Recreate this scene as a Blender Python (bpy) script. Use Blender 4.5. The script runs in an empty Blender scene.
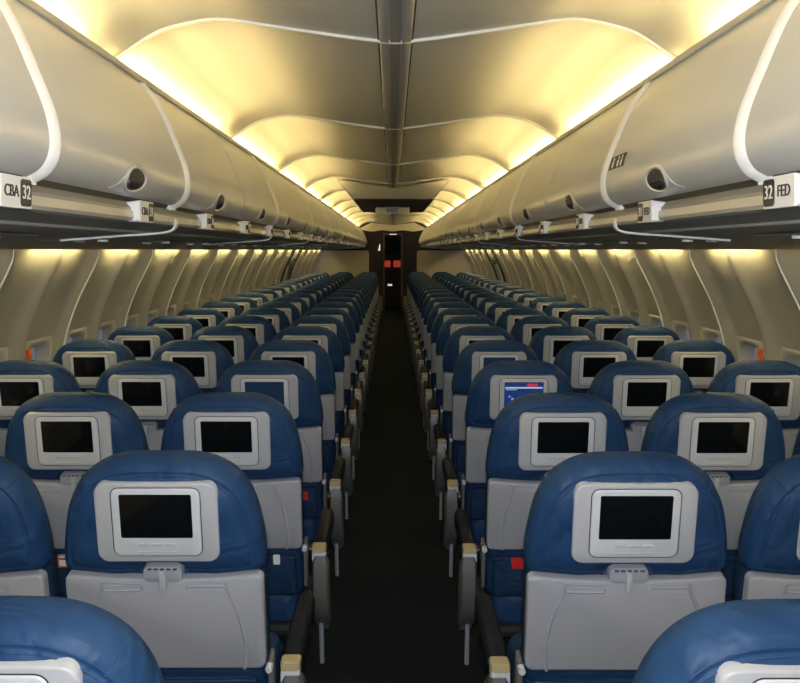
import bpy, bmesh, math
from mathutils import Vector
SC = bpy.context.scene
COL = SC.collection
ZC = 1.585          # eye height; profile heights "h" below are relative to it
PI = math.pi

# ------------------------------------------------------------------ materials
def mat(name, col, rough=0.5, metal=0.0, spec=0.5, bump=0.0, bscale=60.0, var=0.0, vscale=8.0,
        emit=None, estr=0.0, coat=0.0, bdist=0.01):
    m = bpy.data.materials.new(name); m.use_nodes = True
    nt = m.node_tree; b = nt.nodes['Principled BSDF']
    b.inputs['Base Color'].default_value = (*col, 1)
    b.inputs['Roughness'].default_value = rough
    b.inputs['Metallic'].default_value = metal
    b.inputs['Specular IOR Level'].default_value = spec
    b.inputs['Coat Weight'].default_value = coat
    tc = nt.nodes.new('ShaderNodeTexCoord')
    if var > 0:
        n = nt.nodes.new('ShaderNodeTexNoise'); n.inputs['Scale'].default_value = vscale
        n.inputs['Detail'].default_value = 4
        r = nt.nodes.new('ShaderNodeValToRGB')
        r.color_ramp.elements[0].position = .3; r.color_ramp.elements[1].position = .7
        r.color_ramp.elements[0].color = (*[c*(1-var) for c in col], 1)
        r.color_ramp.elements[1].color = (*[min(1, c*(1+var)) for c in col], 1)
        nt.links.new(tc.outputs['Object'], n.inputs['Vector'])
        nt.links.new(n.outputs['Fac'], r.inputs['Fac'])
        nt.links.new(r.outputs['Color'], b.inputs['Base Color'])
    if bump > 0:
        n2 = nt.nodes.new('ShaderNodeTexNoise'); n2.inputs['Scale'].default_value = bscale
        n2.inputs['Detail'].default_value = 5
        bp = nt.nodes.new('ShaderNodeBump'); bp.inputs['Strength'].default_value = bump
        bp.inputs['Distance'].default_value = bdist
        nt.links.new(tc.outputs['Object'], n2.inputs['Vector'])
        nt.links.new(n2.outputs['Fac'], bp.inputs['Height'])
        nt.links.new(bp.outputs['Normal'], b.inputs['Normal'])
    if emit:
        b.inputs['Emission Color'].default_value = (*emit, 1)
        b.inputs['Emission Strength'].default_value = estr
    return m

def leather(name, col):
    """blue leather: fine grain plus long soft creases"""
    m = mat(name, col, rough=.52, spec=.22, var=.10, vscale=14)
    nt = m.node_tree; b = nt.nodes['Principled BSDF']
    tc = nt.nodes.new('ShaderNodeTexCoord')
    w = nt.nodes.new('ShaderNodeTexNoise'); w.inputs['Scale'].default_value = 9; w.inputs['Detail'].default_value = 2
    w.inputs['Distortion'].default_value = 1.2
    g = nt.nodes.new('ShaderNodeTexNoise'); g.inputs['Scale'].default_value = 420; g.inputs['Detail'].default_value = 2
    b1 = nt.nodes.new('ShaderNodeBump'); b1.inputs['Strength'].default_value = .32; b1.inputs['Distance'].default_value = .05
    b2 = nt.nodes.new('ShaderNodeBump'); b2.inputs['Strength'].default_value = .10; b2.inputs['Distance'].default_value = .003
    nt.links.new(tc.outputs['Object'], w.inputs['Vector']); nt.links.new(tc.outputs['Object'], g.inputs['Vector'])
    nt.links.new(w.outputs['Fac'], b1.inputs['Height']); nt.links.new(g.outputs['Fac'], b2.inputs['Height'])
    nt.links.new(b1.outputs['Normal'], b2.inputs['Normal']); nt.links.new(b2.outputs['Normal'], b.inputs['Normal'])
    return m

WARM = (1.0, .76, .31)
M = dict(
    leather=leather('blue_leather', (.013, .047, .130)),
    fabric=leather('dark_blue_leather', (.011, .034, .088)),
    shell=mat('grey_plastic', (.315, .33, .385), .42, bump=.05, bscale=700, bdist=.002),
    bezel=mat('light_grey_plastic', (.40, .415, .46), .38),
    frame=mat('silver_plastic', (.54, .565, .62), .32),
    gasket=mat('dark_gasket', (.02, .02, .022), .6),
    button=mat('grey_button', (.48, .48, .49), .4),
    glass=mat('screen_glass', (.004, .005, .006), .12, spec=.4),
    glass_dim=mat('screen_glass_dim', (.006, .01, .02), .12, spec=.4, emit=(.03, .08, .16), estr=.2),
    glass_lit=mat('screen_lit', (.01, .01, .02), .2, emit=(.012, .045, .19), estr=.7),
    lit_white=mat('screen_white', (.1, .1, .1), .3, emit=(.5, .55, .7), estr=.8),
    lit_red=mat('screen_red', (.1, .01, .01), .3, emit=(.5, .02, .05), estr=1.0),
    lit_cyan=mat('screen_pale_blue', (.1, .1, .1), .3, emit=(.15, .3, .6), estr=1.0),
    pad=mat('dark_arm_pad', (.005, .009, .019), .6, spec=.2, bump=.1, bscale=300, bdist=.002),
    cap=mat('cream_cap', (.42, .35, .20), .35),
    panel=mat('arm_panel_grey', (.12, .12, .125), .34),
    metal=mat('bright_metal', (.75, .75, .74), .2, metal=1.0),
    dmetal=mat('dull_metal', (.14, .14, .14), .4, metal=.8),
    bin=mat('pearl_bin', (.62, .625, .645), .30, metal=.08, spec=.65, bump=.02, bscale=900, bdist=.001),
    binbody=mat('bin_body', (.22, .21, .19), .5),
    white=mat('white_trim', (.88, .88, .88), .3),
    rail=mat('grey_rail', (.50, .48, .43), .35),
    soffit=mat('soffit_grey', (.30, .29, .27), .5),
    ceil=mat('ceiling_panel', (.60, .58, .53), .42, spec=.35, bump=.02, bscale=300, bdist=.001),
    seam=mat('seam_flash_glint', (.80, .79, .75), .4),
    groove=mat('groove_dark', (.05, .05, .045), .6),
    wall=mat('sidewall', (.42, .405, .35), .36, bump=.03, bscale=500, bdist=.001),
    shade=mat('window_plastic', (.62, .60, .56), .45),
    carpet=mat('carpet', (.015, .022, .030), .95, spec=.1, bump=.6, bscale=350, var=.5, vscale=300),
    dark=mat('dark_panel', (.018, .017, .016), .5),
    dark_shaded=mat('dark_shaded_panel', (.05, .047, .04), .5),  # handle cover's own dark, and painted shade under the drop panel
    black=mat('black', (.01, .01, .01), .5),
    print=mat('dark_print', (.03, .025, .022), .5),
    white_print=mat('white_print', (.85, .85, .83), .4),
    bulk=mat('bulkhead', (.50, .45, .34), .5, bump=.03, bscale=200, bdist=.002),
    wood=mat('brown_frame', (.16, .085, .04), .4),
    red=mat('red_card', (.62, .03, .03), .45),
    orange=mat('orange_patch', (.85, .15, .03), .5),
    cream=mat('cream_plastic', (.92, .88, .76), .4),
    redlit=mat('red_backlit_panel', (.3, .02, .01), .5, emit=(.62, .07, .025), estr=.42),
    white_glow=mat('white_lit', (.8, .8, .8), .5, emit=(1, 1, .95), estr=.65),  # emission stands in for light falling on the notice and tag
    cove=mat('cove_tube', (.9, .85, .7), .5, emit=WARM, estr=60),
    wash=mat('wash_tube', (.9, .85, .7), .5, emit=(1.0, .80, .36), estr=60),
)
def pane_mat():
    m = bpy.data.materials.new('window_pane'); m.use_nodes = True
    b = m.node_tree.nodes['Principled BSDF']
    b.inputs['Base Color'].default_value = (.9, .92, .95, 1); b.inputs['Roughness'].default_value = .08
    b.inputs['Transmission Weight'].default_value = 1.0; b.inputs['IOR'].default_value = 1.1
    return m
M['pane'] = pane_mat()

# ------------------------------------------------------------------ mesh helpers
def mesh(name, verts, faces, material, sharp=.6, merge=True):
    me = bpy.data.meshes.new(name)
    bm = bmesh.new()
    vs = [bm.verts.new(v) for v in verts]
    for f in faces:
        try: bm.faces.new([vs[i] for i in f])
        except ValueError: pass
    if merge: bmesh.ops.remove_doubles(bm, verts=bm.verts, dist=1e-6)
    bmesh.ops.recalc_face_normals(bm, faces=bm.faces)
    for f in bm.faces: f.smooth = True
    for e in bm.edges:
        if len(e.link_faces) == 2 and e.calc_face_angle(0) > sharp: e.smooth = False
    bm.to_mesh(me); bm.free()
    me.materials.append(material)
    return me

class MB:
    """collects verts and faces for one mesh"""
    def __init__(s): s.v = []; s.f = []
    def add(s, v, f):
        o = len(s.v); s.v += [tuple(p) for p in v]; s.f += [[i+o for i in q] for q in f]
    def rings(s, rings, cap0=True, cap1=True, closed=True):
        n = len(rings[0]); v = []; f = []
        for r in rings: v += r
        for i in range(len(rings)-1):
            for j in range(n if closed else n-1):
                k = (j+1) % n
                f.append([i*n+j, i*n+k, (i+1)*n+k, (i+1)*n+j])
        if cap0: f.append(list(range(n))[::-1])
        if cap1: f.append([(len(rings)-1)*n+j for j in range(n)])
        s.add(v, f)
    def box(s, x0, x1, y0, y1, z0, z1, fn=None):
        v = [(x, y, z) for x in (x0, x1) for y in (y0, y1) for z in (z0, z1)]
        if fn: v = [fn(*p) for p in v]
        s.add(v, [[0,1,3,2],[4,6,7,5],[0,4,5,1],[2,3,7,6],[0,2,6,4],[1,5,7,3]])
    def tube(s, pts, r, n=8):
        rings = []
        pts = [Vector(p) for p in pts]
        for i, p in enumerate(pts):
            t = (pts[min(i+1, len(pts)-1)] - pts[max(i-1, 0)]).normalized()
            a = t.cross(Vector((0, 0, 1)))
            if a.length < .05: a = t.cross(Vector((0, 1, 0)))
            a.normalize(); b = t.cross(a)
            rings.append([tuple(p + a*(r*math.cos(q*2*PI/n)) + b*(r*math.sin(q*2*PI/n))) for q in range(n)])
        s.rings(rings)
    def me(s, name, material, sharp=.6): return mesh(name, s.v, s.f, material, sharp)

def rrect(u0, u1, w0, w1, r, n=6):
    r = max(1e-4, min(r, (u1-u0)/2-1e-4, (w1-w0)/2-1e-4))
    out = []
    for cx, cy, a0 in ((u1-r, w1-r, 0), (u0+r, w1-r, 90), (u0+r, w0+r, 180), (u1-r, w0+r, 270)):
        for i in range(n+1):
            a = math.radians(a0 + 90*i/n); out.append((cx + r*math.cos(a), cy + r*math.sin(a)))
    return out

def obj(name, me, parent=None, loc=None):
    o = bpy.data.objects.new(name, me); COL.objects.link(o)
    if parent is not None: o.parent = parent
    if loc: o.location = loc
    return o
def tag(o, label, cat, group=None):
    o['label'] = label; o['category'] = cat
    if group: o['group'] = group
    return o
def thing(name, label, cat, loc=(0, 0, 0), group=None):
    o = bpy.data.objects.new(name, None); COL.objects.link(o); o.location = loc; o.empty_display_size = .1
    return tag(o, label, cat, group)
def struct(name, me, parent=None, loc=None):
    o = obj(name, me, parent, loc)
    if parent is None: o['kind'] = 'structure'
    return o

def spline(pts, n):
    """Catmull-Rom resample"""
    out = []
    P = [pts[0]] + list(pts) + [pts[-1]]
    seg = len(pts)-1
    for i in range(n):
        t = i/(n-1)*seg; k = min(int(t), seg-1); u = t-k
        a, b, c, d = P[k], P[k+1], P[k+2], P[k+3]
        out.append(tuple(.5*(2*b[j] + (c[j]-a[j])*u + (2*a[j]-5*b[j]+4*c[j]-d[j])*u*u + (3*b[j]-a[j]-3*c[j]+d[j])*u**3) for j in range(len(a))))
    return out
def arc_resample(pts, n):
    d = [0]
    for a, b in zip(pts, pts[1:]): d.append(d[-1] + math.dist(a, b))
    out = []; k = 0
    for i in range(n):
        t = d[-1]*i/(n-1)
        while k < len(pts)-2 and d[k+1] < t: k += 1
        u = (t-d[k])/max(1e-9, d[k+1]-d[k])
        out.append(tuple(pts[k][j]*(1-u)+pts[k+1][j]*u for j in range(2)))
    return out
def offset_profile(pts, off):
    out = []
    for i, p in enumerate(pts):
        a = pts[max(i-1, 0)]; b = pts[min(i+1, len(pts)-1)]
        tx, ty = b[0]-a[0], b[1]-a[1]; L = math.hypot(tx, ty) or 1
        out.append((p[0] - ty/L*off, p[1] + tx/L*off))
    return out
def prism(mb, prof, y0, y1, s=1, ny=1):
    """closed cross-section (x,h) swept along y"""
    rings = [[(s*x, y0+(y1-y0)*i/ny, ZC+h) for x, h in prof] for i in range(ny+1)]
    mb.rings(rings)
def shell(mb, prof, thick, y0, y1, s=1, ny=1):
    prism(mb, list(prof) + offset_profile(prof, thick)[::-1], y0, y1, s, ny)

ORD = ['first','second','third','fourth','fifth','sixth','seventh','eighth','ninth','tenth','eleventh','twelfth',
       'thirteenth','fourteenth','fifteenth','sixteenth','seventeenth','eighteenth','nineteenth','twentieth',
       'twenty-first','twenty-second','twenty-third','twenty-fourth']
SIDE = {-1: 'left', 1: 'right'}

YC = 22.1
YB, YF = -1.6, 19.1      # rear end of what is built, and the bulkhead
# ------------------------------------------------------------------ floor, ceiling, walls
b = MB(); b.box(-1.72, 1.72, YB, 27.0, -.05, 0); struct('floor', b.me('floor', M['carpet']))

CEIL = [(0.0,.652),(.03,.6535),(.138,.666),(.294,.688),(.419,.707),(.528,.722),(.607,.719),(.732,.688),(.826,.632),(.865,.605),(.92,.585),(.965,.548),(1.0,.47)]
cr = arc_resample(spline(CEIL, 120), 44)
full = [(-x, h) for x, h in cr[::-1]][:-1] + cr
SEAM0, SEAMD = 2.70, 1.92
seams = [SEAM0 + SEAMD*k for k in range(-2, 11)]
b = MB()
edges = [YB] + seams + [YC]
STEP = .030
def sstep(a):
    a = min(1, max(0, a)); return a*a*(3-2*a)
def vault(t):
    """each panel is a shallow vault: deepest at its rear edge, lower at its front edge"""
    return [(x, h + STEP*(1-t)*sstep(abs(x)/.5)*(1 if abs(x) < .75 else max(0, (1.0-abs(x))/.25))) for x, h in full]
for y0, y1 in zip(edges, edges[1:]):
    P = []
    for i in range(9):
        t = i/8; pr = vault(t*t*(3-2*t)); P.append([(x, y0+.003+(y1-y0-.006)*t, ZC+h) for x, h in pr + [(x, h+.014) for x, h in pr][::-1]])
    b.rings(P)
shell(b, [(x, h+.075) for x, h in full], -.006, YB, YC)
struct('ceiling', b.me('ceiling', M['ceil'], .5))
bf = MB()  # added dividers that stop cove light spilling across each seam
for y in seams:
    for s in (-1, 1):
        pr = [p for p in cr if p[0] > .70]
        bf.rings([[(s*x, y+d, ZC+h) for x, h in [(pr[0][0]-.0, pr[0][1]+.03)] + pr + [(1.01, .46), (1.01, .62), (.80, .72)]] for d in (-.012, .012)])
        bf.box(s*.86, s*.99, y-.008, y+.008, ZC+.44, ZC+.575)
struct('trim_60', bf.me('cove_baffles', M['ceil'], .5))
for i, y in enumerate(seams):
    b = MB()
    first = abs(y-SEAM0) < .1
    wd_ = .008 if first else .004
    shell(b, offset_profile(full, .003 if first else .001), -.012, y - wd_, y + wd_)
    struct('trim_%d' % (i+1), b.me('ceiling_seam', M['seam'] if first else M['ceil']))  # flash glint on the first seam is put into its paler colour
# centre channel: two rails and a dark groove between
b = MB()
for s in (-1, 1):
    prism(b, [(.019,.665),(.019,.6455),(.022,.644),(.046,.647),(.050,.650),(.050,.665)], YB, YC, s)
struct('trim_20', b.me('centre_rails', M['rail']))
b = MB(); b.box(-.0165, .0165, YB, YC, ZC+.645, ZC+.652); struct('trim_21', b.me('centre_strip', M['soffit']))
b = MB(); b.box(-.055, .055, YB, YC, ZC+.653, ZC+.700); struct('trim_22', b.me('centre_groove', M['groove']))

WALL = [(1.52,.085),(1.555,.04),(1.577,.0),(1.60,-.06),(1.645,-.15),(1.69,-.245),(1.73,-.35),(1.76,-.455),(1.79,-.65),(1.80,-.85),(1.785,-1.1),(1.74,-1.35),(1.66,-1.585)]
wp = arc_resample(spline(WALL, 240), 400)
wd = [0]
for a, c in zip(wp, wp[1:]): wd.append(wd[-1] + math.dist(a, c))
WL = wd[-1]
def wpt(sv, off=0.0):
    """point on wall profile at arc length sv, offset outward"""
    i = min(max(sv/WL*399, 0), 398.999); k = int(i); u = i-k
    a, c = wp[k], wp[k+1]
    x, h = a[0]*(1-u)+c[0]*u, a[1]*(1-u)+c[1]*u
    tx, th = c[0]-a[0], c[1]-a[1]; L = math.hypot(tx, th)
    return x - th/L*off, h + tx/L*off
def s_of_h(h):
    return next(wd[i] for i in range(400) if wp[i][1] <= h)
WP = .508; WC0 = 3.77
S_T, S_B = s_of_h(-.435), s_of_h(-.93)
WY = .172
def bumpy(y, sv):
    d = (y - (WC0 - WP/2)) % WP
    d = min(d, WP-d)
    k = min(1, sv/.12)
    return -.042*math.exp(-(d/.050)**2)*k
wins = range(-9, 30)
for s in (-1, 1):
    ys = []
    for k in wins:
        c = WC0 + WP*k
        ys += [c+q for q in (-.254,-.23,-.205,-WY,-.12,-.06,0,.06,.12,WY,.205,.23)]
    ys.append(ys[-12] + WP)
    svs = [S_T*i/14 for i in range(15)] + [S_T+(S_B-S_T)*i/6 for i in range(1, 7)] + [S_B+(WL-S_B)*i/6 for i in range(1, 7)]
    V = []; F = []
    for y in ys:
        for sv in svs:
            x, h = wpt(sv, bumpy(y, sv)); V.append((s*x, y, ZC+h))
    n = len(svs)
    for i in range(len(ys)-1):
        mid = (ys[i]+ys[i+1])/2
        q = (mid - WC0 + WP/2) % WP - WP/2
        for j in range(n-1):
            ms = (svs[j]+svs[j+1])/2
            if abs(q) < WY and S_T < ms < S_B: continue
            F.append([i*n+j, i*n+j+1, (i+1)*n+j+1, (i+1)*n+j])
    struct('wall_' + SIDE[s], mesh('wall', V, F, M['wall'], .9))
    # panel joints: thin pale strips every second pillar
    b = MB()
    for k in range(-4, 15):
        y = 3.51 + 1.016*k
        pr = [wpt(sv, bumpy(y, sv)-.003) for sv in [S_B*i/24 for i in range(25)]]
        shell(b, pr, .006, y-.0055, y+.0055, s)
    struct('trim_%d' % (30 if s < 0 else 31), b.me('panel_joint', M['white']))
    # windows: rounded reveal, pane, half-drawn blind
    fm = MB(); sc_ = (S_T+S_B)/2; hs = (S_B-S_T)/2
    def ring(ry, rs, rad, off, n=6):
        pts = []
        for (q, t) in rrect(-ry, ry, -rs, rs, rad, n):
            x, h = wpt(sc_+t, off); pts.append((s*x, q, ZC+h))
        return pts
    R = [ring(WY, hs, .002, 0), ring(WY-.004, hs-.004, .1, -.004), ring(WY-.014, hs-.014, .1, -.006), ring(WY-.03, hs-.032, .09, .004), ring(WY-.044, hs-.05, .08, .03), ring(WY-.05, hs-.056, .078, .05)]
    fm.rings(R, False, False)
    me_f = fm.me('window_reveal', M['shade'], 1.0)
    pm = MB(); pm.rings([ring(WY-.049, hs-.055, .078, .046), ring(WY-.049, hs-.055, .078, .050)])
    me_p = pm.me('pane', M['pane'])
    for i, k in enumerate(wins):
        c = WC0 + WP*k
        if 13.0 < c < 14.4: pass
        w = struct('window_%d' % (i+1 + (0 if s < 0 else 40)), me_f, None, (0, c, 0))
        obj('pane', me_p, w)
    # overwing exit: darker framed panel in the wall
    b = MB()
    for y0, y1 in ((13.50, 13.62), (14.22, 14.34)):
        pr = [wpt(sv, bumpy(y0, sv)-.03) for sv in [.03+(S_B-.03)*i/24 for i in range(25)]]
        shell(b, pr, .03, y0, y1, s)
    d_ = struct('door_%d' % (1 if s < 0 else 2), b.me('exit_surround', M['dark']))
    h_ = MB(); x, h = wpt(s_of_h(-.16), -.03)
    h_.box(s*x-.02, s*x+.02, 13.66, 14.18, ZC+h-.05, ZC+h+.03)
    obj('exit_handle_cover', h_.me('exit_handle_cover', M['dark_shaded']), d_)

b = MB(); b.box(-1.85, 1.85, YB-.05, YB, 0, 2.4); struct('wall_back', b.me('wall_back', M['bulk']))

# ------------------------------------------------------------------ overhead bins
DOOR = [(.803,.529),(.775,.492),(.748,.452),(.722,.400),(.699,.345),(.680,.300),(.667,.2645),(.659,.230),(.657,.203),(.662,.175),(.677,.152),(.700,.139)]
dp = arc_resample(spline(DOOR, 120), 40)
dl = [0]
for a, c in zip(dp, dp[1:]): dl.append(dl[-1]+math.dist(a, c))
def dpt(t, off=0.0):
    i = min(max(t/dl[-1]*39, 0), 38.999); k = int(i); u = i-k
    a, c = dp[k], dp[k+1]; tx, th = c[0]-a[0], c[1]-a[1]; L = math.hypot(tx, th)
    return a[0]*(1-u)+c[0]*u + th/L*off, a[1]*(1-u)+c[1]*u - tx/L*off     # off>0 : towards the aisle
def t_of_h(h): return next(dl[i] for i in range(40) if dp[i][1] <= h)
BIN0, BIND = 1.64, 1.07
under = [(.700,.112),(.702,.082),(.712,.074),(.80,.060),(.815,.052),(1.0,.038),(1.25,.022),(1.47,.006),(1.500,.002)]
def make_bin(s):
    inner = offset_profile(dp, .007)   # into the bin
    inner2 = [dpt(t, -.009) for t in dl]
    bd = MB(); body = inner2 + [(.76,.130),(1.40,.112),(1.40,.28),(1.02,.395),(.855,.43),(.828,.515)]
    prism(bd, body, .002, BIND-.002, s); housing = bd.me('housing', M['binbody'], .5)
    dm = MB(); outer = [dpt(t, 0) for t in dl]; inn = [dpt(t, -.008) for t in dl][::-1]
    prism(dm, outer+inn, .006, BIND-.006, s, 1); door = dm.me('bin_door', M['bin'], .7)
    tc = t_of_h(.178); yc = BIND*.525
    def el(k, off, a=.09, bb=.038):
        out = []
        for i in range(32):
            q = 2*PI*i/32
            x, h = dpt(tc + k*bb*math.sin(q), off); out.append((s*x, yc + k*a*math.cos(q), ZC+h))
        return out
    lm = MB(); lm.tube([(lambda p: (s*p[0], yc+q, ZC+p[1]))(dpt(tc+t, .0015)) for q, t in spline([(.03, -.039), (-.03, -.038), (-.075, -.022), (-.10, .0), (-.125, .022), (-.16, .036)], 24)], .0014, 6)
    lm.rings([el(1, -.001), el(.97, .0035), el(.86, .0045), el(.78, .001), el(.76, -.004)], False, False)
    latch = lm.me('latch', M['bin'], 1.2)
    rm = MB(); rm.rings([el(.79, .0004), el(.6, .0008), el(.4, .0008), el(.2, .0008), el(.05, .0008)], True, True); rec = rm.me('latch_recess', M['groove'])
    pm = MB(); sl = []
    for i in range(9):
        q = -.055+.11*i/8; lo = .003; hi = .003+.021*math.sqrt(max(.02, 1-(q/.058)**2))
        up_ = [dpt(tc+lo+(hi-lo)*j/5, .0035) for j in range(6)]; dn = [dpt(tc+lo+(hi-lo)*j/5, .001) for j in range(5, -1, -1)]
        sl.append([(s*x, yc+q, ZC+h) for x, h in up_+dn])
    pm.rings(sl); pad = pm.me('latch_paddle', M['metal'])
    return housing, door, latch, rec, pad
def make_trim(s, wide):
    tm = MB()
    rr = []
    for yy, off in ((0, -.002), (.004, .0015), (.022, .0095), (.028, .0095), (wide, .003)):
        rr.append([(s*x, yy, ZC+h) for x, h in [dpt(t, off) for t in dl] + [(.705-off, .125), (.718, .130)] + [dpt(t, -.012) for t in dl][::-1]])
    tm.rings(rr)
    return tm.me('end_trim', M['white'], .7)
for s in (-1, 1):
    housing, door, latch, rec, pad = make_bin(s)
    tw = make_trim(s, .030)
    for k in range(-1, 19):
        y0 = BIN0 + BIND*k; n = k+1
        t = thing('overhead_bin', 'closed pearl-grey overhead bin on the %s side, %s from the camera' % (SIDE[s], ORD[n]), 'overhead bin', (0, y0, 0), 'overhead bins along the %s side' % SIDE[s])
        obj('housing', housing, t); obj('bin_door', door, t)
        l = obj('latch', latch, t); obj('latch_recess', rec, l); obj('latch_paddle', pad, l)
        if k in (0, 1) or (k > 1 and k % 2 == 1):
            if k > 0:
                pu = arc_resample(spline([(.692,.098),(.688,.076),(.698,.060),(.74,.050),(.85,.042),(1.05,.027)], 60), 30)
                tm = MB(); prism(tm, pu + offset_profile(pu, .006)[::-1], y0, y0+.026, s)
                struct('trim_%d' % (100+k + (0 if s < 0 else 30)), tm.me('soffit_strip', M['white'], .7))
            e = obj('end_trim', tw, t); e['label'] = 'white curved strip at the end of the bin'
    b = MB()
    prism(b, [(.793,.528),(.792,.538),(.798,.549),(.810,.555),(.828,.555),(.834,.522),(.812,.524)], BIN0-BIND, YC-.02, s)
    struct('trim_%d' % (40 if s < 0 else 41), b.me('bin_top_rail', M['rail']))
    b = MB(); up = [(.716,.128)] + under
    prism(b, up + [(1.500,.014),(1.25,.04),(.80,.085),(.73,.128)], YB, YC-.02, s)
    struct('trim_%d' % (42 if s < 0 else 43), b.me('service_soffit', M['soffit'], .5))
    b = MB()
    prism(b, [(.694,.104),(.692,.086),(.697,.078),(.704,.078),(.704,.104)], YB, YC-.02, s)
    struct('trim_%d' % (44 if s < 0 else 45), b.me('soffit_rail', M['rail']))
    b = MB(); prism(b, [(.797,.060),(.800,.054),(.806,.052),(.806,.060)], YB, YC-.02, s)
    struct('trim_%d' % (46 if s < 0 else 47), b.me('soffit_line', M['rail']))

# lamps: tubes lying in the trough behind the bin tops, and along the head of each sidewall panel
for s in (-1, 1):
    for k in range(-2, 11):
        y0 = SEAM0 + SEAMD*k + .06; y1 = min(SEAM0 + SEAMD*(k+1) - .30, YC-.1)
        y0 = max(y0, YB+.1)
        b = MB(); b.tube([(s*.905, y0, ZC+.517), (s*.905, y1, ZC+.517)], .019, 10)
        o = obj('cove_lamp', b.me('cove_tube', M['cove']))
        tag(o, 'warm cove lamp behind the %s bin tops, %s ceiling panel from the rear' % (SIDE[s], ORD[k+2]), 'lamp', 'cove lamps behind the %s bins' % SIDE[s])
    b = MB(); b.tube([(0, .21, 0), (0, .806, 0)], .009, 8); wm = b.me('wash_tube', M['wash'])
    for k in range(-4, 15):
        y = 3.51 + 1.016*k
        o = obj('wall_wash_lamp', wm, None, (s*1.527, y, ZC+.024))
        tag(o, 'warm strip lamp above the %s sidewall, %s panel from the rear' % (SIDE[s], ORD[k+4]), 'lamp', 'strip lamps above the %s sidewall' % SIDE[s])

# ------------------------------------------------------------------ text helper
def text_mesh(txt, size, material, depth=.0008):
    cu = bpy.data.curves.new('txt', 'FONT'); cu.body = txt; cu.size = size; cu.extrude = depth
    cu.align_x = 'CENTER'; cu.align_y = 'CENTER'; cu.resolution_u = 3
    o = bpy.data.objects.new('txt', cu); COL.objects.link(o)
    bpy.context.view_layer.update()
    me = bpy.data.meshes.new_from_object(o.evaluated_get(bpy.context.evaluated_depsgraph_get()))
    bpy.data.objects.remove(o); bpy.data.curves.remove(cu)
    me.materials.clear(); me.materials.append(material)
    return me

# row signs: white wedges on the soffit rail, readable from the aisle
def sign_body(s):
    b = MB()
    # x inner .688 (face), outer .765; tapered top
    r = []
    for (y, ins) in ((0, .004), (.004, 0), (.128, 0), (.132, .004)):
        r.append([(s*x, y, ZC+h) for x, h in ((.676+ins, .132-ins), (.676+ins, .075+ins), (.735-ins, .077+ins), (.775-ins, .119-ins))])
    b.rings(r); return b.me('sign_body', M['white'], .4)
LET = {-1: 'CBA', 1: 'FED'}
for s in (-1, 1):
    body = sign_body(s)
    bb = MB()
    rr = [[(s*(.6755-d), .103+q, ZC+.1035+t) for q, t in rrect(-.023, .023, -.0245, .0245, .008)] for d in (0, .0008)]
    bb.rings(rr); badge = bb.me('badge', M['print'])
    letters = text_mesh(LET[s], .030, M['print'])
    for k in range(21):
        n = 32-k
        t = thing('row_sign', 'white row number sign reading %d under the %s bins' % (n, SIDE[s]), 'sign', (0, 1.470+.815*k+(.056 if k == 12 else 0), 0), 'row number signs under the %s bins' % SIDE[s])
        obj('sign_body', body, t); bo = obj('badge', badge, t)
        for nm, me, yy, par in (('seat_letters', letters, .042, t), ('row_number', text_mesh(str(n), .036, M['white_print']), .103, bo)):
            if k > 9 and nm == 'seat_letters': continue
            o = obj(nm, me, par, (s*(.6745), yy, ZC+.1035))
            o.rotation_euler = (PI/2, 0, PI/2 if s < 0 else -PI/2)
    # reading light panels flush with the soffit
    pm = MB(); pm.box(s*.93, s*1.17, 0, .30, -.004, .0, lambda x, y, z: (x, y, ZC+.0435-(abs(x)-1.0)*.066+z-(.0075 if abs(x) < 1.0 else .0))); pan = pm.me('service_plate', M['panel'])
    lens = []
    for q in (0, 1):
        lm = MB(); lm.tube([(s*(.98+.08*q), .15, ZC+.028-.002*q), (s*(.98+.08*q), .15, ZC+.04)], .018, 12)
        lens.append(lm.me('reading_lens', M['white']))
    for k in range(21):
        t = thing('reading_light_panel', 'grey reading light panel under the %s bins above the %s row' % (SIDE[s], ORD[k+1]), 'light panel', (0, 1.95+.8*k, 0), 'reading light panels on the %s' % SIDE[s])
        obj('service_plate', pan, t); [obj('reading_lens', q, t) for q in lens]

# pictogram placard on the right-hand bin
b = MB(); t0 = t_of_h(.288)
def pp(q, t, off): x, h = dpt(t0+t, off); return (x, 2.60+q, ZC+h)
b.rings([[pp(q, t, o_) for q, t in rrect(-.085, .085, -.008, .034, .003)] for o_ in (0, .0012)])
pl = obj('placard', b.me('placard', M['print'])); tag(pl, 'small dark pictogram placard on the right overhead bin beside the white strip', 'placard')
b = MB()
for c in (-.05, -.012, .045):
    b.rings([[pp(c+q, t, o_) for q, t in rrect(-.008, .008, .009, .030, .004)] for o_ in (.0008, .0018)])
    b.rings([[pp(c+q, t, o_) for q, t in rrect(-.006, .006, -.003, .007, .0049)] for o_ in (.0008, .0018)])
obj('pictogram', b.me('pictogram', M['white_print']), pl)

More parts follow.
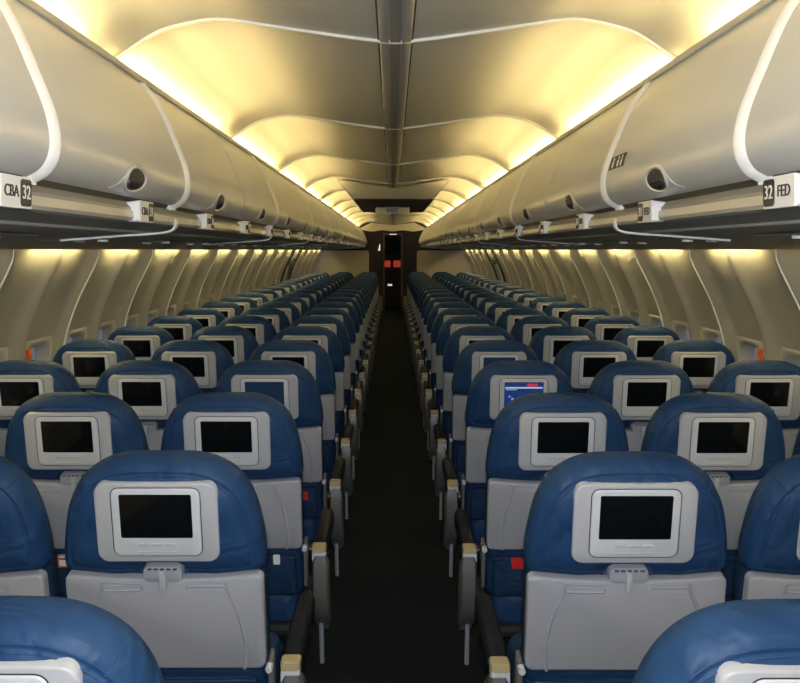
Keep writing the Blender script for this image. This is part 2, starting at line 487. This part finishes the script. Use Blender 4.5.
# ------------------------------------------------------------------ dropped ceiling panel and EXIT sign
dt = thing('ceiling_drop_panel', 'cream dropped ceiling panel with a shaded underside above the aisle', 'ceiling panel', (0, 9.0, ZC+.6))
V = []; F = []
xs = [-.572+1.144*i/20 for i in range(21)]
def ch(x): 
    x = abs(x)
    for a, c in zip(cr, cr[1:]):
        if a[0] <= x <= c[0]: return a[1]+(c[1]-a[1])*(x-a[0])/max(1e-6, c[0]-a[0])
    return cr[-1][1]
b = MB()
r0 = [(x, 0, ch(x)-.6-.002) for x in xs]; r1 = [(x*.76, .38, -.052) for x in xs]; r2 = [(x*.76, .39, -.045) for x in xs]; r3 = [(x, .012, ch(x)-.6+.004) for x in xs]
b.rings([r0, r1, r2, r3, r0], False, False, closed=False)
obj('fascia', b.me('fascia', M['cream'], .8), dt)
b = MB(); b.box(-.43, .43, .36, 3.6, -.052, -.040); obj('underside', b.me('underside', M['dark_shaded']), dt)  # unlit look of the underside is put into its dark colour
b = MB()
for s in (-1, 1):
    b.add([(s*.43, .36, -.050), (s*.43, 3.6, -.050), (s*.57, 3.6, .122), (s*.57, .02, .122), (s*.44, .36, -.050), (s*.44, 3.6, -.050), (s*.58, 3.6, .122), (s*.58, .02, .122)],
          [[0,1,2,3],[4,7,6,5],[0,4,5,1],[1,5,6,2],[3,2,6,7],[0,3,7,4]])
b.box(-.43, .43, 3.58, 3.6, -.05, .06)
obj('side_skirt', b.me('side_skirt', M['soffit']), dt)
et = thing('exit_sign', 'cream EXIT sign hanging under the dropped ceiling panel', 'sign', (-.01, 11.0, ZC+.5))
b = MB(); b.rings([[(u, v, w) for u, w in rrect(-.216+i_, .216-i_, -.042+i_, .042-i_, .012)] for v, i_ in ((0, .004), (.006, 0), (.05, 0), (.056, .004))])
b.box(-.1, .1, .02, .04, .04, .05)
obj('sign_box', b.me('sign_box', M['cream']), et)
o = obj('lettering', text_mesh('EXIT', .072, M['print'], .002), et, (0, -.002, 0)); o.rotation_euler = (PI/2, 0, 0)

# ------------------------------------------------------------------ forward bulkhead, partitions and doorway
for s, nm in ((-1, 'left'), (1, 'right')):
    b = MB()
    b.rings([[(s*x, YF+d, z) for x, z in ((.53,.0),(.53,1.53),(.55,1.565),(.6,1.575),(1.60,1.575),(1.78,1.1),(1.79,.7),(1.7,0))] for d in (0, .03)])
    tag(obj('bulkhead_panel', b.me('bulkhead_panel', M['bulk'])), 'cream bulkhead panel across the %s side ahead of the front row' % nm, 'partition')
    b = MB()   # bin end closure
    b.rings([[(s*x, YC+.0+d, ZC+h) for x, h in [(x_, h_) for x_, h_ in dp] + [(1.5, .1), (1.5, .3), (.95, .5)]] for d in (0, .03)])
    struct('trim_%d' % (50 if s < 0 else 51), b.me('bin_end', M['bulk']))
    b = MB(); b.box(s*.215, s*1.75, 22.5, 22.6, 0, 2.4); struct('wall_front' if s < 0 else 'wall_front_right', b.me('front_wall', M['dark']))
b = MB(); b.box(-.215, .215, 22.5, 22.6, 1.98, 2.4); struct('trim_52', b.me('doorway_head', M['dark']))
# cream header above the partition opening
b = MB()
hp = []
for i in range(17):
    x = -.62 + 1.24*i/16
    hp.append((x, ZC+.475+.03*abs(math.sin(x*6))**2))
b.rings([[(x, YC+.04+d, z) for x, z in hp + [(.90, ZC+.53), (.55, ZC+.70), (0, ZC+.64), (-.55, ZC+.70), (-.90, ZC+.53)]] for d in (0, .03)])
struct('trim_53', b.me('header', M['cream']))
b = MB()
for s in (-1, 1): b.box(s*.215, s*.255, 22.46, 22.5, 0, 2.02)
b.box(-.215, .215, 22.46, 22.5, 1.975, 2.02)
d3 = struct('door_3', b.me('doorway_frame', M['wood']))
b = MB(); b.box(-.09, .10, 22.45, 22.46, 1.98, 2.005); obj('light_strip', b.me('doorway_light', M['white_glow']), d3)
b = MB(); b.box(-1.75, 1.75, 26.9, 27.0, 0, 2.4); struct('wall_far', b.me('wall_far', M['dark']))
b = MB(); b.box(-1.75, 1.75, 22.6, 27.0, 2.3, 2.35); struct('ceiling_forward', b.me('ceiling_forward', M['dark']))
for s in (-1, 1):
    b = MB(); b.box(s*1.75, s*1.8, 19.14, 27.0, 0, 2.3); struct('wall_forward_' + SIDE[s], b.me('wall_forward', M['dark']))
for x, nm in ((-.165, 'left'), (.115, 'right')):
    b = MB(); b.rings([[(x+u*(1 if d < .02 else .96), 24.0+d, 1.20+w) for u, w in rrect(-.10, .10, -.09, .09, .02)] for d in (0, .02, .061)])
    tag(obj('red_panel', b.me('red_panel', M['redlit'])), 'glowing red panel seen through the forward doorway, %s of the pair' % nm, 'panel')
b = MB(); b.box(-.42, .42, 24.06, 24.6, 0, 1.45); tag(obj('galley_cabinet', b.me('galley_cabinet', M['dark'])), 'dark cabinet beyond the forward doorway behind the red panels', 'cabinet')
b = MB(); b.rings([[(-.08+u, 23.4+d, .64+w) for u, w in rrect(-.06, .06, -.024, .024, .01)] for d in (0, .03)]); ns = obj('notice_stand', b.me('notice_board', M['white_glow'])); b = MB(); b.box(-.09, -.07, 23.405, 23.425, 0, .62); obj('post', b.me('post', M['dark']), ns)
tag(ns, 'small bright white notice low in the dark forward doorway', 'sign')
b = MB(); b.rings([[(-.36+u, 22.49+d, 1.66+w) for u, w in ((-.025, -.09), (.03, -.09), (.03, .06), (.02, .1))] for d in (-.002, .012)])
tag(obj('coat_tag', b.me('coat_tag', M['white_glow'])), 'small white triangular tag on the dark wall left of the doorway', 'tag')

# small orange patches on the walls by the windows
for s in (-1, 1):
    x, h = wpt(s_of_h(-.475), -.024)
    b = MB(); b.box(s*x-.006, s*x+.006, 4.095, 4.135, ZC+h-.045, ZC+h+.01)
    tag(obj('orange_patch', b.me('orange_patch', M['orange'])), 'small orange patch beside the %s window behind the fourth-row seat' % SIDE[s], 'placard')

# ------------------------------------------------------------------ seats
ZT = 1.129; RC = math.radians(12.5)
cs, sn = math.cos(RC), math.sin(RC)
def B(u, v, w):
    """back frame: u across, v forward from the rear face, w down from the top"""
    return (u, w*sn + v*cs, ZT - w*cs + v*sn)
def plate(mb, u0, u1, w0, w1, v_rear, v_front, r, bev=.003, n=6):
    rings = []
    for v, i_ in ((v_front, 0), (v_rear+bev, 0), (v_rear+bev*.3, bev*.3), (v_rear, bev)):
        rings.append([B(u, v, w) for u, w in rrect(u0+i_, u1-i_, w0+i_, w1-i_, max(r-i_, .0005), n)])
    mb.rings(rings)

# headrest: padded leather cover with a stitched seam running round the rear face
half = spline([(0, .010), (.05, .0105), (.090, .0135), (.130, .026), (.166, .050), (.191, .082), (.209, .123), (.2205, .175), (.2285, .235), (.2285, .270)], 34)
outline = [(-u, w) for u, w in half[::-1]][:-1] + half
bot = [(.222, .283), (.12, .294), (.066, .292), (.052, .274), (.036, .262), (0, .259), (-.036, .262), (-.052, .274), (-.066, .292), (-.12, .294), (-.222, .283)]
outline = outline + bot
oc = (0, .160)
def inset(k, u, w):
    f = 1 - k/.2285; fw = 1 - k/(.144 if w < .160 else .134)
    return oc[0] + (u-oc[0])*f, oc[1] + (w-oc[1])*fw
def head_ring(v, k):
    return [B(*((lambda p: (p[0], v, p[1]))(inset(k, u, w)))) for u, w in outline]
hb = MB()
seq = [(-.001, .125), (-.003, .09), (-.0025, .06), (.001, .042), (.006, .032), (.0098, .0275), (.0125, .0255), (.0115, .0235), (.0135, .019), (.024, .009), (.040, .0025), (.060, 0), (.085, .004), (.104, .018), (.114, .045), (.116, .10)]
hb.rings([head_ring(v, k) for v, k in seq])
HEAD = hb.me('headrest', M['leather'], 2.0)
sb = MB()   # corner seams running from the face seam out to the edge
for sg in (-1, 1):
    iu = 7
    cand = [p for p in half]
    u, w = half[16]
    pts = []
    for v, k in ((.0115, .0235), (.0130, .019), (.0235, .009), (.0395, .0023), (.060, -.0004)):
        a, c = inset(k, u, w); pts.append(B(sg*a, v, c))
    sb.tube(pts, .0018, 6)
for dk, v in ((.0295, .0075), (.0205, .0122)):   # twin stitching lines
    pts = [B(p[0], v, p[1]) for p in (inset(dk, u, w) for u, w in outline[:len(outline)-11])]
    sb.tube(pts, .0012, 5)
SEAMS = sb.me('stitching', M['leather'])

bb = MB()
rr = []
for v, i_ in ((.116, .03), (.110, .012), (.095, 0), (.058, 0), (.045, .006), (.041, .02)):
    rr.append([B(u, v, w) for u, w in rrect(-.221+i_, .221-i_, .255, .715-i_, .03)])
bb.rings(rr); BACK = bb.me('backrest', M['fabric'], 1.5)
pb = MB(); plate(pb, -.2, .2, .556, .70, .020, .044, .02, .008); PK = pb
pts = [B(-.2+.4*i/12, .019-.004*math.sin(PI*i/12), .559) for i in range(13)]; PK.tube(pts, .005, 6)
POCKET = PK.me('seat_pocket', M['fabric'], 1.2)

tb = MB()
tw = .223; TV = .030
def tray_out(i_):
    o = []
    pts = rrect(-tw+i_, tw-i_, .284+i_, .527-i_, .018, 6)
    a, c = pts[20], pts[21]
    pts = pts[:21] + [(a[0]+(c[0]-a[0])*q/12, a[1]) for q in range(1, 12)] + pts[21:]
    for u, w in pts:
        if w < .33: w += .013*(1-(u/tw)**2)
        o.append((u, w))
    return o
tb.rings([[B(u, v+TV, w) for u, w in tray_out(i_)] for v, i_ in ((.012, 0), (-.008, 0), (-.0125, .0015), (-.0145, .006))])
for sg in (-1, 1):   # pressed ribs and finger slots
    cv = spline([(sg*.140, .302), (sg*.148, .334), (sg*.165, .38), (sg*.176, .44), (sg*.179, .48), (sg*.174, .525)], 24)
    tb.tube([B(u, TV-.0140, w) for u, w in cv], .0046, 6)
    ol = rrect(.050, .138, .312, .324, .006, 5)
    tb.tube([B(sg*u, TV-.0142, w) for u, w in ol+ol[:1]], .0026, 5)
tb.tube([B(u, TV-.0142, w) for u, w in ((-.140, .302), (-.05, .307))], .002, 5)
tb.tube([B(u, TV-.0142, w) for u, w in ((.140, .302), (.05, .307))], .002, 5)
TRAY = tb.me('tray_table', M['shell'], .9)
lb = MB(); plate(lb, -.044, .044, .262, .299, TV-.020, TV+.006, .012, .004)
lb.tube([B(-.034+.068*i/6, TV-.021, .2675) for i in range(7)], .0022, 6)
LATCH = lb.me('latch', M['shell'])
lv = MB(); plate(lv, -.007, .007, .270, .318, TV-.027, TV-.012, .003, .003); LEVER = lv.me('latch_lever', M['bezel'])
ls = MB()
for i in range(5): ls.box(-.033+.0142*i, -.033+.0142*i+.0095, TV-.0228, TV-.017, .2645, .2685, lambda u, v, w: B(u, v, w))
SLOT = ls.me('latch_slots', M['gasket'])

zb = MB(); plate(zb, -.1345, .1345, .0490, .2375, -.0075, .02, .026, .004); BEZ = zb.me('screen_bezel', M['bezel'], .9)
zb = MB(); plate(zb, -.0985, .0985, .0575, .2225, -.0080, .0, .019, .0005); GAS = zb.me('gasket', M['gasket'])
zb = MB(); plate(zb, -.0965, .0965, .0595, .2205, -.0112, .0, .017, .003); FRM = zb.me('monitor_frame', M['frame'], .9)
zb = MB(); plate(zb, -.0785, .0785, .0725, .176, -.0117, -.008, .004, .0004); SCR = zb.me('screen', M['glass'])
SCR_DIM = SCR.copy(); SCR_DIM.materials[0] = M['glass_dim']
SCR_LIT = SCR.copy(); SCR_LIT.materials[0] = M['glass_lit']
zb = MB()
for c in (-.029, 0, .029): plate(zb, -.004+c-.0085, .004+c+.0085, .189, .196, -.0128, -.009, .003, .001)
plate(zb, -.043, .043, .2085, .2118, -.0122, -.009, .0015, .0006)
BTN = zb.me('button_row', M['button'])
zb = MB(); plate(zb, -.075, .075, .0925, .0990, -.0121, -.0115, .001, .0002); BAR = zb.me('title_bar', M['lit_white'])
zb = MB(); plate(zb, .012, .056, .079, .090, -.0121, -.0115, .005, .0002); RDB = zb.me('red_banner', M['lit_red'])
zb = MB(); plate(zb, -.072, -.028, .102, .106, -.0121, -.0115, .001, .0002)
for i in range(3): plate(zb, -.062+.012*i, -.052+.012*i, .130+.009*i, .136+.012*i, -.0121, -.0115, .003, .0002)
MAPM = zb.me('map_shapes', M['lit_cyan'])

def tray_arm(sg):
    a = MB(); cx = sg*.2315
    plate(a, cx-.006, cx+.006, .512, .67, .026, .07, .006, .002); return a.me('tray_arm', M['panel'])
def knob(sg):
    a = MB(); cx = sg*.2305
    a.tube([B(cx, .03, .524), B(cx, .010, .524)], .0085, 12); a.tube([B(cx, .012, .524), B(cx, .005, .524)], .006, 12); return a.me('pivot_knob', M['frame'])
TARM = {q: tray_arm(q) for q in (-1, 1)}; KNOB = {q: knob(q) for q in (-1, 1)}

cb = MB(); rr = []
for z, i_ in ((.33, .01), (.345, 0), (.41, 0), (.438, .012), (.448, .04), (.45, .1)):
    rr.append([(u, y, z + .02*((y-.2)/.5)) for u, y in rrect(-.194+i_, .194-i_, .24+i_*.6, .70-i_*.6, .04)])
cb.rings(rr); CUSH = cb.me('seat_cushion', M['leather'], 1.5)
fb = MB(); fb.tube([(-.236, .30, .29), (.236, .30, .29)], .025, 10); fb.tube([(-.235, .58, .29), (.235, .58, .29)], .025, 10)
fb.box(-.21, .21, .22, .66, .315, .332); FRAME = fb.me('seat_frame', M['dmetal'])
def leg(y0, y1):
    a = MB(); a.tube([(0, y0, .29), (0, (y0+y1)/2+.01, .15), (0, y1, .012)], .016, 8); a.box(-.025, .025, y1-.05, y1+.05, 0, .014); return a.me('leg', M['dmetal'])
LEGF, LEGR = leg(.56, .64), leg(.32, .26)

BOLT = {}
def armrest(sg, cx, aisle):
    """returns meshes: pad, end cap, hanging panel"""
    hw_ = .024 if aisle else .0205
    x0, x1 = cx-hw_, cx+hw_
    yr = .185 if aisle else .20                      # rear end of the arm
    p = MB(); rr = []
    for t in range(9):
        y = yr+.035 + .40*t/8; zt = .610 + .012*math.sin(PI*t/8) ; k = .006 if t in (0, 8) else 0
        rr.append([(x0+k+(x1-x0-2*k)*(.5+.5*a), y, zt-.05 + (.05-k)*q) for a, q in ((-1,.0),(-1,.7),(-.8,.93),(-.4,1),(.4,1),(.8,.93),(1,.7),(1,0),(.7,-.1),(-.7,-.1))])
    p.rings(rr); pad = p.me('armrest', M['pad'], .9)
    c = MB()
    c.rings([[(cx+u*f, y, z0+w*f) for u, w in rrect(-hw_, hw_, .0, .022, .008)] for y, f, z0 in ((yr-.004, .86, .588), (yr, .97, .588), (yr+.004, 1, .588), (yr+.035, 1, .588))])
    cap = c.me('end_cap', M['cap'])
    st = MB(); st.rings([[(cx+u*f, y, .588+w) for u, w in rrect(-hw_+.001, hw_-.001, -.030, .0, .003)] for y, f in ((yr-.002, .93), (yr+.002, 1), (yr+.03, 1))])
    for q in range(4): st.box(cx-hw_*.72+q*hw_*.4, cx-hw_*.72+q*hw_*.4+.004, yr-.0045, yr-.001, .561, .586)
    stripe = st.me('cap_collar', M['frame'])
    pn = None; hw = None
    if aisle:
        q = MB(); rr = []
        N = 14
        ctr = [(yr+.020 + .02*t/N + .075*(t/N)**2, .570 - .275*t/N) for t in range(N+1)]
        for t, (y, z) in enumerate(ctr):
            f = t/N
            hwid = .036 + .026*math.sin(PI*min(1, f*1.05))
            if f > .75: hwid *= math.sqrt(max(.05, 1-((f-.75)/.25)**2))
            rr.append([(cx + sg*.006 + a*(.027 if 0 < t < N else .018), y + bq*hwid, z - bq*.012) for a, bq in ((-1,-.75),(-.75,-1),(.75,-1),(1,-.75),(1,.75),(.75,1),(-.75,1),(-1,.75))])
        q.rings(rr); pn = q.me('side_panel', M['panel'], .7)
        h = MB()
        h.tube([(cx, yr+.10, .34), (cx, yr+.11, .26), (cx, yr+.14, .16)], .008, 8)
        hw = h.me('strut', M['shell'])
        bo = MB(); bo.tube([(cx+sg*.006, yr+.012, .51), (cx+sg*.006, yr-.002, .51)], .005, 10); BOLT[sg] = bo.me('bolt', M['metal'])
    return pad, cap, stripe, pn, hw
ARM = {}
for s in (-1, 1):
    ARM[s, 'aisle'] = armrest(-s, -s*.272, True)       # towards the aisle
    ARM[s, 'mid'] = armrest(s, s*.2205, False)

COLS = (('aisle', .524), ('middle', 1.018), ('window', 1.509))
SX = {-1: 0, 1: -.006}; DY = {-1: 1.066, 1: 1.056}
def seat(s, kind, cx, k):
    lit = (s, kind, k) == (1, 'aisle', 3); dim = (s, kind, k) in ((-1, 'aisle', 3), (1, 'aisle', 4))
    look = 'blue leather seat with a lit map screen' if lit else 'blue leather %s seat' % kind
    if lit: lab = 'blue leather aisle seat with a lit map screen, right of the aisle, fourth row'
    else: lab = 'blue leather %s seat on the %s, %s row from the camera' % (kind, SIDE[s], ORD[k])
    t = thing('airliner_seat', lab, 'seat', (s*cx + SX[s], DY[s]+.8*k - (.022 if k == 0 else 0), 0), 'blue seats in rows on the %s of the aisle' % SIDE[s])
    h = obj('headrest', HEAD, t); obj('stitching', SEAMS, h)
    obj('backrest', BACK, t); obj('seat_pocket', POCKET, t)
    tr = obj('tray_table', TRAY, t); obj('latch', LATCH, tr); obj('latch_lever', LEVER, tr)
    if k < 10: obj('latch_slots', SLOT, tr)
    z = obj('screen_bezel', BEZ, t); obj('gasket', GAS, z); obj('monitor_frame', FRM, z)
    so = obj('screen', SCR_LIT if lit else SCR_DIM if dim else SCR, z)
    if lit: so['label'] = 'lit blue map screen'
    if lit: obj('title_bar', BAR, z); obj('red_banner', RDB, z); obj('map_shapes', MAPM, z)
    if k < 12: obj('button_row', BTN, z)
    for q in (-1, 1):
        a = obj('tray_arm', TARM[q], t); obj('pivot_knob', KNOB[q], a)
    obj('seat_cushion', CUSH, t); obj('seat_frame', FRAME, t)
    obj('leg', LEGF, t); obj('leg', LEGR, t)
    for w in (('aisle', 'mid') if kind == 'aisle' else ('mid',)):
        pad, cap, stripe, pn, hw = ARM[s, w]
        a = obj('armrest', pad, t); obj('end_cap', cap, a); obj('cap_collar', stripe, a)
        if pn: obj('side_panel', pn, a); obj('strut', hw, a); obj('bolt', BOLT[-s], a)
for s in (-1, 1):
    for k in range(22):
        for kind, cx in COLS:
            if k == 0 and kind != 'aisle': continue
            if k == 1 and kind == 'window': continue
            seat(s, kind, cx, k)

# cards and tags showing at the seat pockets
def card(name, s, cx, k, u, w0, hgt, wid, material, label, cat, tilt=0.0):
    b = MB()
    vv = []
    for v in (.012, .014):
        vv.append([tuple(a + c for a, c in zip(B(u + q + tilt*t, v, w0 + t), (s*cx, DY[s]+.8*k, 0))) for q, t in rrect(-wid/2, wid/2, 0, hgt, .003, 3)])
    b.rings(vv)
    return tag(obj(name, b.me(name, material)), label, cat)
card('safety_card', 1, .524, 2, -.128, .552, .040, .05, M['red'], 'red card poking from the pocket of the third-row right aisle seat', 'card', .2)
card('safety_card', -1, .524, 3, .15, .565, .04, .02, M['red'], 'red card poking from the pocket of the fourth-row left aisle seat', 'card', .1)
o = card('safety_card', -1, 1.018, 2, -.055, .545, .045, .04, M['white_print'], 'white card with a red border in the third-row left middle seat pocket', 'card')
b = MB()
for (a0, a1, w0, w1) in ((-.02, .02, 0, .005), (-.02, .02, .04, .045), (-.02, -.015, 0, .045), (.015, .02, 0, .045)):
    b.box(-.055+a0, -.055+a1, 0.0113, .0122, .545+w0, .545+w1, lambda u, v, w: tuple(p+q for p, q in zip(B(u, v, w), (-1.018, DY[-1]+1.6, 0))))
obj('border', b.me('border', M['orange']), o)
card('white_tag', -1, .524, 2, .14, .545, .035, .022, M['white_print'], 'small white tag at the pocket of the third-row left aisle seat', 'tag')

# ------------------------------------------------------------------ light
L = bpy.data.lights.new('camera_flash', 'SPOT'); L.energy = 145; L.color = (.80, .89, 1.0)
L.spot_size = math.radians(105); L.spot_blend = 1.0; L.shadow_soft_size = .03
fo = bpy.data.objects.new('camera_flash', L); COL.objects.link(fo)
fo.location = (-.009, -.05, ZC+.09); fo.rotation_euler = (math.radians(90-2), 0, 0)

w = bpy.data.worlds.new('World'); SC.world = w; w.use_nodes = True
bg = w.node_tree.nodes['Background']; bg.inputs['Color'].default_value = (.55, .55, .62, 1); bg.inputs['Strength'].default_value = .25

# ------------------------------------------------------------------ camera
cam = bpy.data.cameras.new('Camera'); co = bpy.data.objects.new('Camera', cam); COL.objects.link(co)
cam.sensor_fit = 'HORIZONTAL'; cam.sensor_width = 36.0; cam.lens = 865/800*36
cam.shift_x = 7.5/800; cam.shift_y = -91.5/800
cam.clip_start = .02
co.location = (-.009, 0, ZC); co.rotation_euler = (PI/2, 0, 0)
SC.camera = co
vs = SC.view_settings
vs.view_transform = 'Standard'; vs.look = 'None'; vs.gamma = 1; vs.use_curve_mapping = False; vs.exposure = 0.0
